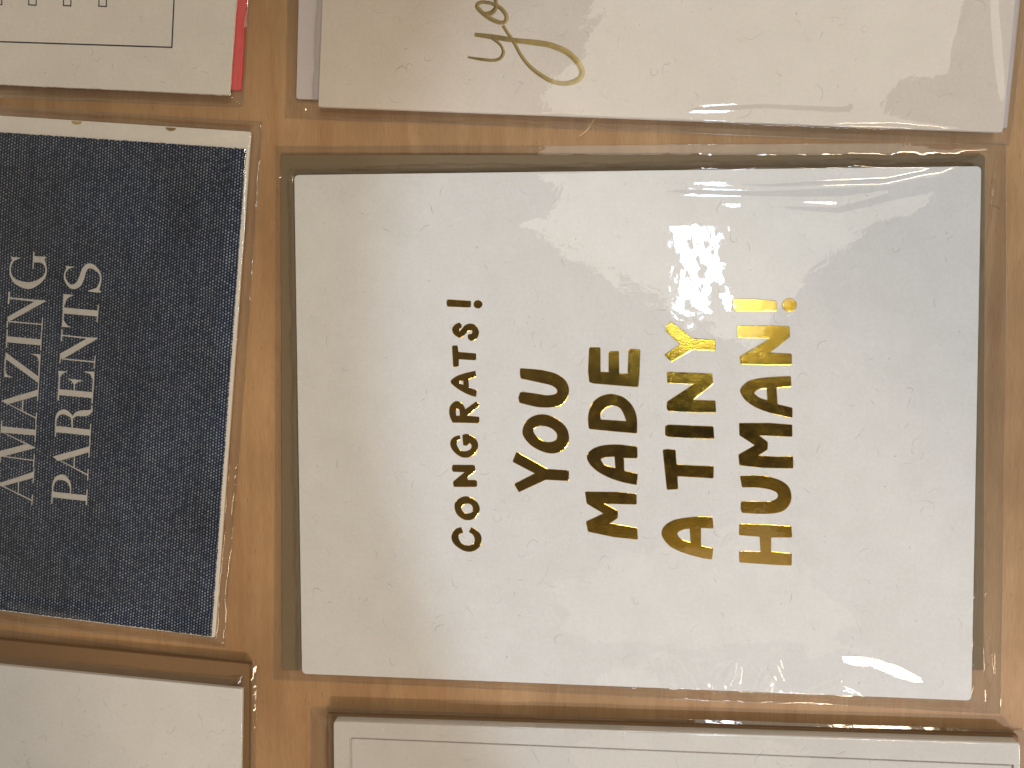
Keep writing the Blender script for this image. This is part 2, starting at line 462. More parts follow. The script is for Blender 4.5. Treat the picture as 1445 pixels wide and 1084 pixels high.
def fibres(quad, z, n, parent, mat, length=(.0012, .0042), width=(.00005, .00012), name='paper_fibres', inset=.0015, seed=1):
    rnd = random.Random(seed); V, Fc = [], []
    for _ in range(n):
        u, v = rnd.uniform(.02, .98), rnd.uniform(.02, .98)
        p = quad[0].lerp(quad[1], u).lerp(quad[3].lerp(quad[2], u), v)
        a = rnd.uniform(0, 6.28); L = rnd.uniform(*length) * (1 if rnd.random() < .55 else .35); w = rnd.uniform(*width)
        cur = rnd.gauss(0, 1500); dk = rnd.gauss(0, 2200); m_ = 8; st = L/m_; b0 = len(V)
        x, y = p.x, p.y
        for k in range(m_+1):
            ww = w * (0.35 + .65*math.sin(math.pi*(k+.4)/(m_+.8)))
            V.append((x - math.sin(a)*ww/2, y + math.cos(a)*ww/2, z)); V.append((x + math.sin(a)*ww/2, y - math.cos(a)*ww/2, z))
            x += math.cos(a)*st; y += math.sin(a)*st; a += (cur + dk*(k/m_-.5)*2)*st*.5
        Fc += [(b0+2*k, b0+2*k+1, b0+2*k+3, b0+2*k+2) for k in range(m_)]
        if rnd.random() < .6:                                   # a speck
            p = quad[0].lerp(quad[1], rnd.random()).lerp(quad[3].lerp(quad[2], rnd.random()), rnd.uniform(.03, .97)); r = rnd.uniform(.00006, .00017); b0 = len(V)
            V += [(p.x + r*math.cos(q*1.05)*rnd.uniform(.6, 1.2), p.y + r*math.sin(q*1.05)*rnd.uniform(.6, 1.2), z) for q in range(6)]
            Fc.append(tuple(range(b0, b0+6)))
    o = mesh_obj(name, V, Fc, mat, parent); o['kind'] = 'stuff'; return o

# ------------------------------------------------------------------ film sleeves
from mathutils import noise as MN
def seg_dist(X, Y, a, b):
    ax, ay, bx, by = a.x, a.y, b.x, b.y; dx, dy = bx-ax, by-ay; L2 = dx*dx+dy*dy
    tt = np.clip(((X-ax)*dx + (Y-ay)*dy)/L2, 0, 1); return np.hypot(X-ax-tt*dx, Y-ay-tt*dy)
def inside(X, Y, q):
    s = None; r = np.ones(X.shape, bool); A = area2([Vector((p.x, p.y, 0)) for p in q])
    for i in range(len(q)):
        a, b = q[i], q[(i+1) % len(q)]; c = (b.x-a.x)*(Y-a.y) - (b.y-a.y)*(X-a.x)
        r &= (c*A > 0)
    return r
def vnoise(X, Y, wl, seed, octaves=3, ax=1.0, ay=1.0, ang=0.0):
    """smooth value noise by interpolating lattices"""
    out = np.zeros(X.shape); amp = 1.0; tot = 0
    ca, sa = math.cos(ang), math.sin(ang)
    U = (X*ca + Y*sa)/ax; Vv = (-X*sa + Y*ca)/ay
    for o in range(octaves):
        g = np.random.default_rng(seed*31+o).uniform(-1, 1, (256, 256)); w = wl/(2**o)
        u = U/w + 1000.37*(o+1); v = Vv/w + 777.1*(o+1); i = np.floor(u).astype(int); j = np.floor(v).astype(int)
        fu = u-i; fv = v-j; fu = fu**3*(fu*(fu*6-15)+10); fv = fv**3*(fv*(fv*6-15)+10)
        A = g[i % 256, j % 256]; B = g[(i+1) % 256, j % 256]; C = g[i % 256, (j+1) % 256]; D = g[(i+1) % 256, (j+1) % 256]
        out += amp*((A*(1-fu)+B*fu)*(1-fv) + (C*(1-fu)+D*fu)*fv); tot += amp; amp *= .5
    return out/tot
def ridge(X, Y, pts, h, w, taper=True, asym=1.0):
    """a crease of film along a line of photograph points"""
    v = [P(x, y, .002) for x, y in pts]; best = np.full(X.shape, 1e9); tpar = np.zeros(X.shape); n = len(v)-1
    for i in range(n):
        a, b = v[i], v[i+1]; dx, dy = b.x-a.x, b.y-a.y; L2 = dx*dx+dy*dy
        tt = np.clip(((X-a.x)*dx + (Y-a.y)*dy)/L2, 0, 1); d = np.hypot(X-a.x-tt*dx, Y-a.y-tt*dy)
        m_ = d < best; best = np.where(m_, d, best); tpar = np.where(m_, (i+tt)/n, tpar)
    k = np.sin(np.pi*np.clip(tpar, 0, 1))**.6 if taper else 1.0
    return h*k*np.exp(-(best/w)**2)
def sleeve(label, quad_px, card_q, ztop, seed, z0=0.0, puff=.00035, step=.00045, extra=None, edge_amp=1.0, power=.85, name='film_sleeve', reach=.0036, edges=()):
    q = [P(x, y, z0) for x, y in quad_px]; org = centre(q); org.z = z0
    root = thing(name, label, 'sleeve', org, 'clear film sleeves round the cards')
    w = max((q[1]-q[0]).length, (q[2]-q[3]).length); h = max((q[3]-q[0]).length, (q[2]-q[1]).length)
    nu, nv = int(w/step), int(h/step)
    u = np.linspace(0, 1, nu+1)[None, :]; v = np.linspace(0, 1, nv+1)[:, None]
    # slightly bowed edges
    def bi(c): return ((1-u)*(1-v)*q[0][c] + u*(1-v)*q[1][c] + u*v*q[2][c] + (1-u)*v*q[3][c])
    X, Y = bi(0), bi(1)
    wob = .00035
    X = X + wob*vnoise(X, Y, .03, seed+5, 2); Y = Y + wob*vnoise(X, Y, .03, seed+6, 2)
    de = np.minimum.reduce([u*w + 0*v, (1-u)*w + 0*v, v*h + 0*u, (1-v)*h + 0*u])
    ins = inside(X, Y, card_q); dc = np.minimum.reduce([seg_dist(X, Y, card_q[i], card_q[(i+1) % 4]) for i in range(4)])
    tt = np.where(ins, 0, np.maximum(dc/(dc+de+1e-6), np.tanh(1.5*dc/reach)*.97))
    Z = ztop*(.5*(1+np.cos(np.pi*tt)))**power
    zz = tt*(1-tt)*4
    wr = vnoise(X, Y, .006, seed+1, 3); wr2 = vnoise(X, Y, .0022, seed+2, 2)
    Z += zz*edge_amp*(.00040*wr + .00012*wr2)
    inn = np.clip(np.where(ins, dc, 0)/.012, 0, 1); inn = inn*inn*(3-2*inn)
    body = .00030*vnoise(X, Y, .034, seed+3, 2) + .000022*vnoise(X, Y, .006, seed+4, 2)
    Z += np.where(ins, .00012 + inn*(puff + body), .00012*(1-tt))
    ds = {'top': v*h + 0*u, 'right': (1-u)*w + 0*v}
    for side, tilt, wd in edges:                      # a strip of film that slopes evenly down to the seal
        d = ds[side]; tn = math.tan(math.radians(tilt)); base_ = .00025 + tn*wd*(1 + .12*vnoise(X, Y, .012, seed+8, 2)*0)
        gap = np.maximum(dc+de-wd, .0004); k = np.clip((d-wd)/gap, 0, 1); k = k*k*(3-2*k)
        Ze = np.where(d < wd, .00025 + tn*d, base_ + (ztop-base_)*k) + .00004*wr
        Z = np.where(~ins & (d <= de+1e-9), Ze, Z)
    if extra is not None: Z += extra(X, Y, ins, dc, de, tt)
    Z = np.where(ins, np.maximum(Z, ztop+.00012), np.maximum(Z, .00012))
    Z += z0
    V = np.stack([X-org.x, Y-org.y, Z-org.z], -1).reshape(-1, 3)
    I = np.arange((nu+1)*(nv+1)).reshape(nv+1, nu+1)
    F = np.stack([I[1:, :-1], I[1:, 1:], I[:-1, 1:], I[:-1, :-1]], -1).reshape(-1, 4)
    me = bpy.data.meshes.new('front_film'); me.vertices.add(len(V)); me.vertices.foreach_set('co', V.ravel())
    me.loops.add(len(F)*4); me.loops.foreach_set('vertex_index', F.ravel().astype(np.int32))
    me.polygons.add(len(F)); me.polygons.foreach_set('loop_start', np.arange(0, len(F)*4, 4, dtype=np.int32))
    me.polygons.foreach_set('loop_total', np.full(len(F), 4, np.int32)); me.polygons.foreach_set('use_smooth', np.ones(len(F), bool))
    me.update(calc_edges=True); me.validate(); me.materials.append(FILM)
    o = bpy.data.objects.new('front_film', me); COL.objects.link(o); o.parent = root
    mesh_obj('back_film', [(p.x, p.y, z0+.00004) for p in q], [(3, 2, 1, 0)], BACKFILM, root)
    # heat-sealed edge: a narrow uneven bead all the way round
    rnd = random.Random(seed); bead = [Vector((X[0, i], Y[0, i], Z[0, i])) for i in range(0, nu, 3)] + [Vector((X[j, -1], Y[j, -1], Z[j, -1])) for j in range(0, nv, 3)] \
        + [Vector((X[-1, i], Y[-1, i], Z[-1, i])) for i in range(nu, 0, -3)] + [Vector((X[j, 0], Y[j, 0], Z[j, 0])) for j in range(nv, 0, -3)]
    n = len(bead); c = centre(bead); VV, FF = [], []
    prof = [(-.00010, .00002), (-.00006, .00008), (.00002, .00011), (.00010, .00007), (.00014, .00002)]; m_ = len(prof)
    for i, p in enumerate(bead):
        a = bead[i-1]; b = bead[(i+1) % n]; d = (b-a).xy.normalized(); nn = Vector((d.y, -d.x))
        if nn.dot((p-c).xy) > 0: nn = -nn
        k = .75 + .35*math.sin(i*.11) + rnd.uniform(-.05, .05)
        for s, zq in prof: VV.append((p.x+nn.x*s*k, p.y+nn.y*s*k, z0+.0001+zq*k))
    for i in range(n):
        for k in range(m_-1): FF.append((i*m_+k, ((i+1) % n)*m_+k, ((i+1) % n)*m_+k+1, i*m_+k+1))
    mesh_obj('heat_seal', VV, FF, SEAL, root, smooth=True)
    return root

# ================================================================== the wooden table
tb = mesh_obj('tabletop', [(-.6, -.45, 0), (.6, -.45, 0), (.6, .45, 0), (-.6, .45, 0), (-.6, -.45, -.02), (.6, -.45, -.02), (.6, .45, -.02), (-.6, .45, -.02)],
              [(0, 1, 2, 3), (7, 6, 5, 4), (4, 5, 1, 0), (5, 6, 2, 1), (6, 7, 3, 2), (7, 4, 0, 3)], WOOD)
tb['kind'] = 'structure'; tb['label'] = 'pale pine tabletop with vertical grain under all the cards'

def card(name, label, quad, z0, z1, mat, r=.0006, lift=None, leaves=2, back_mat=None, cat='greeting card', jag=0.0):
    root = thing(name, label, cat, centre(quad) + Vector((0, 0, z0)), 'greeting cards in clear sleeves')
    outl = rounded(quad, r)
    if jag: outl = densify(outl, .0006, jag)
    gap = .00025; th = (z1-z0-gap)/2
    slab('front_panel', outl, z1-th, z1, mat, root, lift=lift)
    slab('back_panel', [p + (centre(quad)-p).normalized()*.0003 for p in outl], z0, z0+th, back_mat or mat, root)
    return root
def envelope(label, quad, z0, z1, mat, r=.0005, group='envelopes behind the cards', cat='envelope'):
    root = thing('envelope', label, cat, centre(quad) + Vector((0, 0, z0)), group)
    slab('back_sheet', rounded(quad, r), z0, z1, mat, root)
    return root

# ================================================================== 1. the congratulation card in the middle
ZC = .0018
mq = px_quad([(415, 247), (1385, 234.5), (1371, 989), (426, 951)], ZC)
main = card('greeting_card', 'white card with gold foil congratulation lettering in the middle of the table', mq, .00065, ZC, WHITE, r=.0011)
ml = main
L = 10.84
GOLD = [
 # CONGRATS!
 ((630, 690), "222,592 248,665 195,695~ 182,750~ 215,820~ 290,865~ 370,868~ 430,820~ 432,750~ 400,690~ 352,660 382,590 450,630~ 510,690~ 533,770~ 515,860~ 450,930~ 350,957~ 250,935~ 150,870~ 95,800~ 83,720~ 120,640~ 170,605~", []),
 ((630, 690), "295,118~ 400,150~ 475,220~ 505,310~ 480,390~ 410,455~ 320,475~ 240,450~ 160,380~ 128,280~ 145,200~ 210,145~", ["310,220~ 375,235~ 408,290~ 395,350~ 330,382~ 265,360~ 222,300~ 250,245~"]),
 ((630, 600), "98,612 425,615 442,695 315,805 325,845 460,845 463,940 115,940 103,870 290,715 98,708 88,660", []),
 ((630, 600), "200,160 207,215 165,240~ 150,290~ 175,350~ 220,395~ 285,405~ 350,385~ 388,340~ 380,290~ 340,262 333,308 260,308 248,155 300,140~ 370,160~ 440,210~ 480,300~ 455,400~ 390,470~ 290,493~ 200,470~ 110,395~ 65,310~ 75,230~ 130,180~", []),
 ((630, 500), "98,1040 60,960~ 47,880~ 60,800~ 110,740~ 165,722~ 230,750~ 265,800~ 285,850 460,725 508,778 310,945 498,962 497,1048", ["145,945 138,880~ 150,840~ 172,828~ 197,840~ 207,880~ 208,945"]),
 ((630, 500), "437,260 450,340 330,380 340,515 460,555 448,645 370,625~ 240,565~ 130,490~ 70,425~ 110,370~ 190,325~ 300,290~", ["262,400 215,405~ 190,430~ 210,455~ 262,475"]),
 ((630, 410), "90,850 165,845 178,945 450,968 447,1062 183,1047 183,1162 108,1162", []),
 ((630, 410), "205,500~ 224,522~ 228,560 190,595~ 205,625~ 240,590~ 290,535~ 370,512~ 445,540~ 485,610~ 490,660~ 460,730~ 390,765~ 340,740~ 330,690 345,672 385,668~ 400,640~ 395,608~ 370,602~ 320,625~ 270,680~ 215,718~ 160,700~ 110,655~ 92,600~ 110,550~ 160,510~", []),
 ((630, 410), "15,142 370,165 368,255 15,240 5,190", []),
 ((630, 410), ellipse(482, 212, 62, 58), []),
 # YOU
 ((720, 610), "98,305 570,568 893,590 890,740 545,722 135,913 65,795 385,630 40,450", []),
 ((720, 510), "480,815~ 620,840~ 760,920~ 860,1030~ 893,1160~ 870,1280~ 780,1370~ 640,1405~ 480,1370~ 320,1280~ 210,1150~ 195,1040~ 250,920~ 350,845~", ["490,983~ 610,1010~ 700,1080~ 722,1150~ 690,1215~ 600,1240~ 500,1220~ 400,1150~ 350,1075~ 380,1010~"]),
 ((720, 510), "155,110 410,130~ 560,155~ 720,205~ 850,310~ 893,450~ 850,590~ 760,670~ 600,700~ 400,690~ 145,630 130,560 152,480 200,472 400,500~ 560,525~ 690,505~ 725,460~ 700,410~ 620,360~ 430,315~ 165,258 152,190", []),
 # MADE
 ((820, 680), "65,155 545,160 842,188 845,342 340,330 555,445 560,550 430,635 852,708 862,878 500,840 110,758 80,610 350,485 90,330", []),
 ((820, 610), "855,225 858,395 650,390 655,590 865,640 845,800 780,790~ 600,750~ 430,690~ 260,600~ 140,490~ 95,390~ 120,310~ 220,240~ 380,200~ 600,195~", ["515,370 400,375~ 320,395~ 300,425~ 340,490~ 430,530~ 530,550"]),
 ((820, 560), "120,480 112,300~ 160,130~ 240,35~ 350,-20~ 470,-37~ 620,0~ 740,90~ 820,220~ 850,360~ 850,555 500,525 150,490", ["300,352 290,290~ 330,200~ 420,145~ 510,132~ 590,165~ 645,240~ 700,378"]),
 ((820, 480), "128,115 290,118 292,492 425,497 427,180 573,170 578,518 715,520 730,140 900,150 885,560 868,715 200,660 130,640 112,480", []),
 # A TINY
 ((925, 705), "865,270 882,438 688,430 690,710 875,750 860,912 700,885~ 480,825~ 300,755~ 180,670~ 98,530~ 140,410~ 270,325~ 450,285~ 660,265~", ["527,440 440,450~ 350,490~ 333,540~ 390,610~ 545,665"]),
 ((925, 590), "115,490 190,480 300,490 318,715 885,742 882,918 330,885 340,1085 178,1092", []),
 ((925, 590), "205,105 880,133 893,312 500,300 200,282 152,260 152,125", []),
 ((925, 510), "178,165 865,190 875,340 560,595 910,605 922,778 560,775 200,755 175,720 180,620 595,348 185,325", []),
 ((925, 440), "235,155 400,280 560,408 912,435 908,592 560,575 250,765 140,660 380,500 160,290 180,215", []),
 # HUMAN!
 ((1030, 710), "165,322 600,335 935,358 945,520 625,520 625,745 940,775 938,950 600,935 150,900 145,740 475,745 460,510 145,485 148,340", []),
 ((1030, 650), "160,240 380,228~ 560,245~ 750,300~ 890,400~ 935,550~ 900,680~ 800,770~ 640,805~ 400,808~ 190,795 170,740 172,640 200,625 450,628~ 600,628~ 700,600~ 740,545~ 710,480~ 600,435~ 420,408~ 190,405", []),
 ((1030, 580), "145,190 600,188 948,215 950,390 435,370 575,480 570,590 420,685 700,705 960,700 965,875 500,865 150,828 135,670 390,525 150,370", []),
 ((1030, 510), "925,232 935,385 705,400 725,660 952,715 950,862 760,820~ 560,765~ 380,690~ 240,590~ 165,470~ 180,400~ 280,310~ 450,265~ 700,240~", ["562,405 470,415~ 400,440 362,490 450,560~ 580,602"]),
 ((1030, 450), "110,110 600,105 905,122 912,275 600,520 940,540 942,700 560,700 165,690 155,580 635,295 115,280", []),
 ((1030, 410), "50,130 400,135 710,165 715,305 400,315 90,310 45,270", []),
 ((1030, 410), ellipse(910, 220, 107, 97), []),
]
for base, outer, holes in GOLD:
    foil_letter(base, L, outer, holes, ZC + .00001, ml, FOIL, ZC)
fibres(mq, ZC + .000008, 260, ml, FIB, seed=3)
env = envelope('grey olive envelope showing as a dark border behind the gold lettered white card',
         px_quad([(396, 218.5), (1390, 219), (1388, 946), (398, 946)], .0006), .00020, .00060, OLIVE)
fibres(px_quad([(396, 218.5), (1390, 219), (1388, 946), (398, 946)], .0006), .000604, 160, env, FIBD, name='paper_fibres', seed=9, length=(.0006, .0025))

def ex_main(X, Y, ins, dc, de, tt):
    Z = np.zeros(X.shape)
    # bulge that rises towards the upper right corner fold
    Z += ridge(X, Y, [(880, 262), (1080, 268), (1250, 262), (1330, 244), (1412, 208)], .00045, .0011)
    Z += ridge(X, Y, [(1000, 285), (1180, 292), (1300, 262), (1400, 214)], .00025, .0007)
    Z += ridge(X, Y, [(1418, 210), (1408, 280), (1398, 340), (1392, 420)], .0005, .0007)
    # long fold in the lower right corner
    Z += ridge(X, Y, [(1135, 950), (1185, 914), (1240, 921), (1300, 946), (1390, 978), (1470, 1006)], .00052, .0028)
    Z += ridge(X, Y, [(1140, 985), (1190, 965), (1230, 985)], .0004, .0009)
    Z += ridge(X, Y, [(1396, 860), (1404, 930), (1408, 980)], .0004, .0006)
    for k in range(13):
        r = random.Random(50+k); x0 = 950 + k*13 + r.uniform(-8, 8); x1 = x0 + r.uniform(-40, 40)
        Z += ridge(X, Y, [(x0, 992), ((x0+x1)/2+r.uniform(-8, 8), 965), (x1, 930 + r.uniform(-15, 20))], r.uniform(.00020, .00050), r.uniform(.0005, .0009))
    Z += ridge(X, Y, [(700, 905), (850, 900), (1000, 880)], .00012, .003)
    Z += ridge(X, Y, [(1130, 820), (1220, 870), (1330, 930)], .00014, .003)
    # crackled patch of film
    p = P(985, 380, .002); q_ = ((X-p.x)/.010)**2 + ((Y-p.y)/.017)**2
    Z += np.exp(-q_)*.00003*vnoise(X, Y, .0030, 91, 3)
    return Z
sleeve('clear film sleeve round the white card with gold congratulation lettering', [(390, 207), (1421, 203), (1411, 1007), (387, 958)], mq, ZC, 11, extra=ex_main)

# ================================================================== 2. upper right card with gold script
ZU = .0026
uq = px_quad([(477, -560), (1490, -600), (1415, 186.5), (449, 150.5)], ZU)
up = card('greeting_card', 'cream card with gold handwritten script at the upper edge, above the gold lettered card', uq, .0012, ZU, PINKW, r=.0003)
sc = [
 [(80, 648, 20), (250, 675, 32), (380, 685, 32), (450, 660, 34), (485, 600, 36), (470, 540, 28), (420, 480, 30), (350, 435, 24)],
 [(158, 392, 40), (400, 425, 54), (620, 460, 50), (850, 485, 60), (1020, 515, 60), (1200, 590, 62), (1320, 700, 60), (1375, 810, 60), (1340, 895, 56), (1210, 945, 50), (1060, 930, 46), (920, 860, 44), (780, 750, 40), (680, 620, 36), (610, 490, 36), (550, 400, 36), (480, 290, 34)],
]
sc2 = [
 [(462, 262, 44), (380, 235, 46), (290, 180, 46), (210, 110, 44), (188, 60, 40), (240, 25, 36), (330, 35, 36), (400, 62, 40), (470, 110, 42), (518, 180, 44), (510, 240, 40), (462, 266, 40)],
 [(262, 152, 30), (330, 155, 46), (380, 122, 46), (405, 60, 36), (390, -20, 36), (370, -120, 36), (420, -200, 36)],
]
print_letter((650, 0), 8.028, sc, ZU + .00002, ZU, up, FOILD, rim=.00002)
print_letter((650, 0), 8.028, sc2, ZU + .00005, ZU, up, FOILD, rim=.00002)
fibres(px_quad([(452, -60), (1425, -60), (1415, 180), (449, 145)], ZU), ZU + .000008, 90, up, FIB, seed=5, length=(.0012, .005))
envelope('pale lilac envelope peeping out left of the cream card with gold script',
         px_quad([(436, -560), (1500, -600), (1421, 181), (418, 139.5)], .0008), .0004, .0009, LILAC)
def ex_up(X, Y, ins, dc, de, tt):
    Z = ridge(X, Y, [(980, 176), (1120, 186), (1260, 185), (1330, 192), (1415, 203)], .0007, .0008)
    Z += ridge(X, Y, [(900, 200), (1100, 196), (1300, 203)], .0003, .0005)
    Z += ridge(X, Y, [(930, 152), (1080, 146), (1200, 152)], .00025, .0010)
    Z += ridge(X, Y, [(1405, 0), (1412, 80), (1418, 150)], .0003, .0009)
    return Z
sleeve('clear film sleeve round the cream card with gold script', [(420, -640), (1530, -660), (1424, 206), (403, 166)], uq, ZU, 23, extra=ex_up)

# ================================================================== 3. denim card on the left
ZD = .0016
dq = px_quad([(-560, 127), (354, 186), (303, 900), (-640, 781)], ZD)
dn = card('greeting_card', 'white card faced with dark blue denim and grey serif lettering, at the left edge', dq, .0005, ZD, CREAM, r=.0005)
dnq = px_quad([(-560, 149), (347.5, 210.5), (298.5, 898), (-640, 779)], ZD)
# the cloth edge is slightly toothed
pan = slab('denim_panel', densify(dnq, .0003, .00005), ZD + .00002, ZD + .00022, DENIM, dn, bevel=.00004)
ZP = ZD + .00024
A_, B_, C_ = (0, 350), (0, 470), (0, 590); K = 9.031
SER = [
 # AMAZING
 (C_, ["-42,840 430,685 425,762 60,862 20,872", "-10,852 8,848 405,1043 405,1060", "230,815 244,815 240,950 228,950", "430,640 441,640 428,830 415,830", "410,975 422,975 412,1110 400,1110"]),
 (C_, ["25,105 455,150 450,222 20,185", "18,30 30,30 25,190 8,190", "10,175 30,178 450,372 440,386", "340,338 455,380 70,482 0,500 -60,510 -60,440 0,420 320,336", "0,488 60,484 435,535 435,549", "432,465 445,465 435,630 422,630", "-15,490 10,490 8,570 -20,570", "455,80 468,80 455,300 442,300"]),
 (B_, ["18,862 485,722 482,798 120,902 90,907", "60,888 85,893 465,1078 458,1094", "285,860 300,860 290,990 275,990", "485,640 498,640 485,870 470,870", "460,1015 475,1015 462,1155 448,1155"]),
 (B_, ["70,245 490,555 495,640 70,330", "62,320 78,320 68,470 55,470", "55,470 68,470 90,530~ 165,568 55,560", "495,360 515,360 498,640 485,640", "375,262 520,275 515,360 495,360 470,300~"]),
 (B_, ["88,-45 101,-45 88,185 75,185", "522,-20 535,-20 525,225 512,225", "95,42 520,82 518,158 90,118"]),
 (A_, ["108,558 130,558 118,715 98,715", "125,630 450,660 575,668 575,682 440,684 125,648", "95,880 430,690 450,668 582,682 150,920 100,935", "105,928 535,968 535,982 105,944", "88,930 104,930 100,1015 86,1015", "538,885 550,885 540,1055 525,1055"]),
 (A_, [[(175, 150, 26), (140, 210, 24), (130, 290, 18), (150, 370, 30), (220, 440, 60), (362, 480, 86), (480, 440, 60), (560, 370, 36), (588, 290, 20), (575, 220, 26), (545, 165, 60)], "430,105 580,112 585,130 565,145 572,185 435,185", "425,55 441,55 428,268 415,268", "143,108 180,118 272,125 190,160 160,180 150,150"]),
 # PARENTS
 (C_, [[(672, 950, 14), (673, 870, 18), (700, 795, 36), (740, 762, 56), (790, 755, 72), (840, 778, 56), (883, 830, 32), (900, 900, 16), (895, 960, 14)], "668,938 1110,985 1105,1058 662,1010", "660,940 675,940 668,1090 655,1090", "1105,910 1118,910 1110,1110 1092,1110"]),
 (C_, ["675,490 1145,360 1140,435 780,540 730,545", "735,530 760,535 1118,716 1112,732", "942,492 956,492 950,635 936,635", "1143,280 1155,280 1140,505 1128,505", "1117,650 1130,650 1125,795 1112,795"]),
 (C_, [[(712, 30, 18), (723, -15, 28), (758, -62, 50), (820, -78, 62), (880, -45, 52), (915, 0, 28), (920, 120, 14)], "705,0 722,0 712,240 700,240", [(930, 0, 20), (955, -35, 40), (1005, -58, 66), (1090, -62, 76), (1145, -80, 50), (1172, -115, 20), (1165, -165, 10)], "720,100 1160,150 1155,225 712,180", "1150,75 1163,75 1150,300 1138,300"]),
 (B_, ["745,715 1185,755 1180,830 742,790", "755,480 770,500 750,860 732,860", "740,482 865,490 800,520~ 765,570 750,570", "942,630 958,630 955,735 940,735", "855,580 1060,605 1000,622 962,650 938,650 910,610", "1065,490 1205,495 1200,590 1182,590 1150,525", "1185,580 1203,580 1180,900 1165,900"]),
 (B_, ["785,-50 798,-50 790,105 775,105", "790,22 800,22 1110,56 1240,60 1240,80 1110,74 790,38", "768,262 1100,75 1110,60 1243,72 825,318 765,325", "785,320 1205,362 1205,378 785,336", "768,262 778,300 770,390 758,390", "1208,290 1220,290 1205,455 1192,455"]),
 (A_, ["805,758 1250,800 1245,872 800,835", "808,600 825,600 808,1000 792,1000", "808,588 935,600 930,608 860,645~ 828,720 805,720", "800,890 818,930 860,985~ 905,1005 903,1012 788,1005", "1247,725 1260,725 1245,945 1230,945"]),
 (A_, [[(862, 262, 22), (828, 320, 18), (825, 380, 22), (850, 440, 30), (900, 490, 44), (950, 492, 64), (1005, 455, 72), (1042, 375, 68), (1070, 290, 64), (1110, 238, 62), (1165, 232, 62), (1225, 268, 44), (1270, 325, 24), (1284, 390, 20), (1272, 460, 26), (1250, 510, 40)], "833,225 870,235 960,240 885,262 850,285 843,250", "1120,545 1225,510 1262,490 1268,545 1292,552 1285,565 1240,568 1130,555"]),
]
for base, pcs in SER:
    print_letter(base, K, pcs, ZP, ZP, dn, SILVER)
# gold half dots that run off the top edge of the card
for (x, y, r) in ((108, 170.5, 7.6), (241, 179.5, 7.6), (-25, 161.5, 7.6)):
    pts = [(x + r*math.cos(a), y + .8 + r*.62*math.sin(a) + .07*r*math.cos(a)) for a in [k*math.pi/12 for k in range(13)]]
    v = [P(px, py, ZD) for px, py in pts]
    mesh_obj('foil_dot', [(p.x, p.y, ZD + .00003) for p in v], [tuple(range(len(v)-1, -1, -1))], FOILD, dn)
def ex_dn(X, Y, ins, dc, de, tt):
    Z = ridge(X, Y, [(262, 203), (320, 194), (352, 186), (368, 176)], .0004, .0005)
    Z += ridge(X, Y, [(350, 190), (346, 240), (340, 300)], .0003, .0006)
    Z += ridge(X, Y, [(0, 852), (60, 860), (110, 868), (150, 876)], .0005, .0009)
    return Z
sleeve('clear film sleeve round the dark blue denim card', [(-590, 112), (371, 173), (317, 914), (-670, 800)], dq, ZD, 37, extra=ex_dn)

# ================================================================== 4. upper left card with line drawing
ZT = .0022
tq = px_quad([(-600, -580), (372, -560), (323.5, 134), (-600, 92)], ZT)
tl = card('greeting_card', 'white card with thin black outlined drawing on a coral envelope, upper left corner', tq, .0010, ZT, CREAM, r=.0004, jag=.00003)
def line(name, pts, w, z, zplane, parent, mat):
    V, F = [], []
    for i, ((x0, y0), (x1, y1)) in enumerate(zip(pts, pts[1:])):
        a, b = P(x0, y0, zplane), P(x1, y1, zplane); d = (b-a).normalized(); n = Vector((-d.y, d.x, 0))*w/2; d = d*w/2; b0 = len(V)
        zz = z + .000004*(i % 2)
        V += [(*(a-n-d).xy, zz), (*(b-n+d).xy, zz), (*(b+n+d).xy, zz), (*(a+n-d).xy, zz)]; F.append((b0, b0+1, b0+2, b0+3))
    return mesh_obj(name, V, F, mat, parent)
line('printed_frame', [(-560, 40.5), (242.5, 67), (247.5, -40), (251, -500)], .00030, ZT + .00002, ZT, tl, INK)
for x0 in (-108, -58, -8, 40.5, 89.5, 139.5):
    yb = 7.0 + (x0-40)*.018; wd = 10.5
    line('printed_bar', [(x0+3.5, -120), (x0, yb), (x0+wd, yb+.6), (x0+wd+3.5, -120)], .00026, ZT + .00002, ZT, tl, INK)
fibres(px_quad([(0, -60), (330, -60), (320, 125), (0, 115)], ZT), ZT + .000008, 30, tl, FIB, seed=15, length=(.0008, .003))
envelope('coral red envelope showing as a narrow strip right of the upper left card',
         px_quad([(-560, -580), (372, -400), (339.5, 127), (-560, 90)], .0009), .0003, .0009, CORAL)
def ex_tl(X, Y, ins, dc, de, tt):
    Z = ridge(X, Y, [(322, 134), (333, 142), (343, 152)], .0005, .0005)
    Z += ridge(X, Y, [(349, -20), (348, 10), (343, 45), (342, 62)], .0008, .0006)
    Z += ridge(X, Y, [(90, 128), (140, 131), (190, 138)], .0004, .0005)
    Z += ridge(X, Y, [(300, 110), (312, 126), (320, 140)], .0002, .0003)
    return Z
sleeve('clear crinkled film sleeve round the upper left card with line drawing', [(-640, -600), (388, -600), (344, 152), (-640, 112)], tq, ZT, 41, extra=ex_tl)

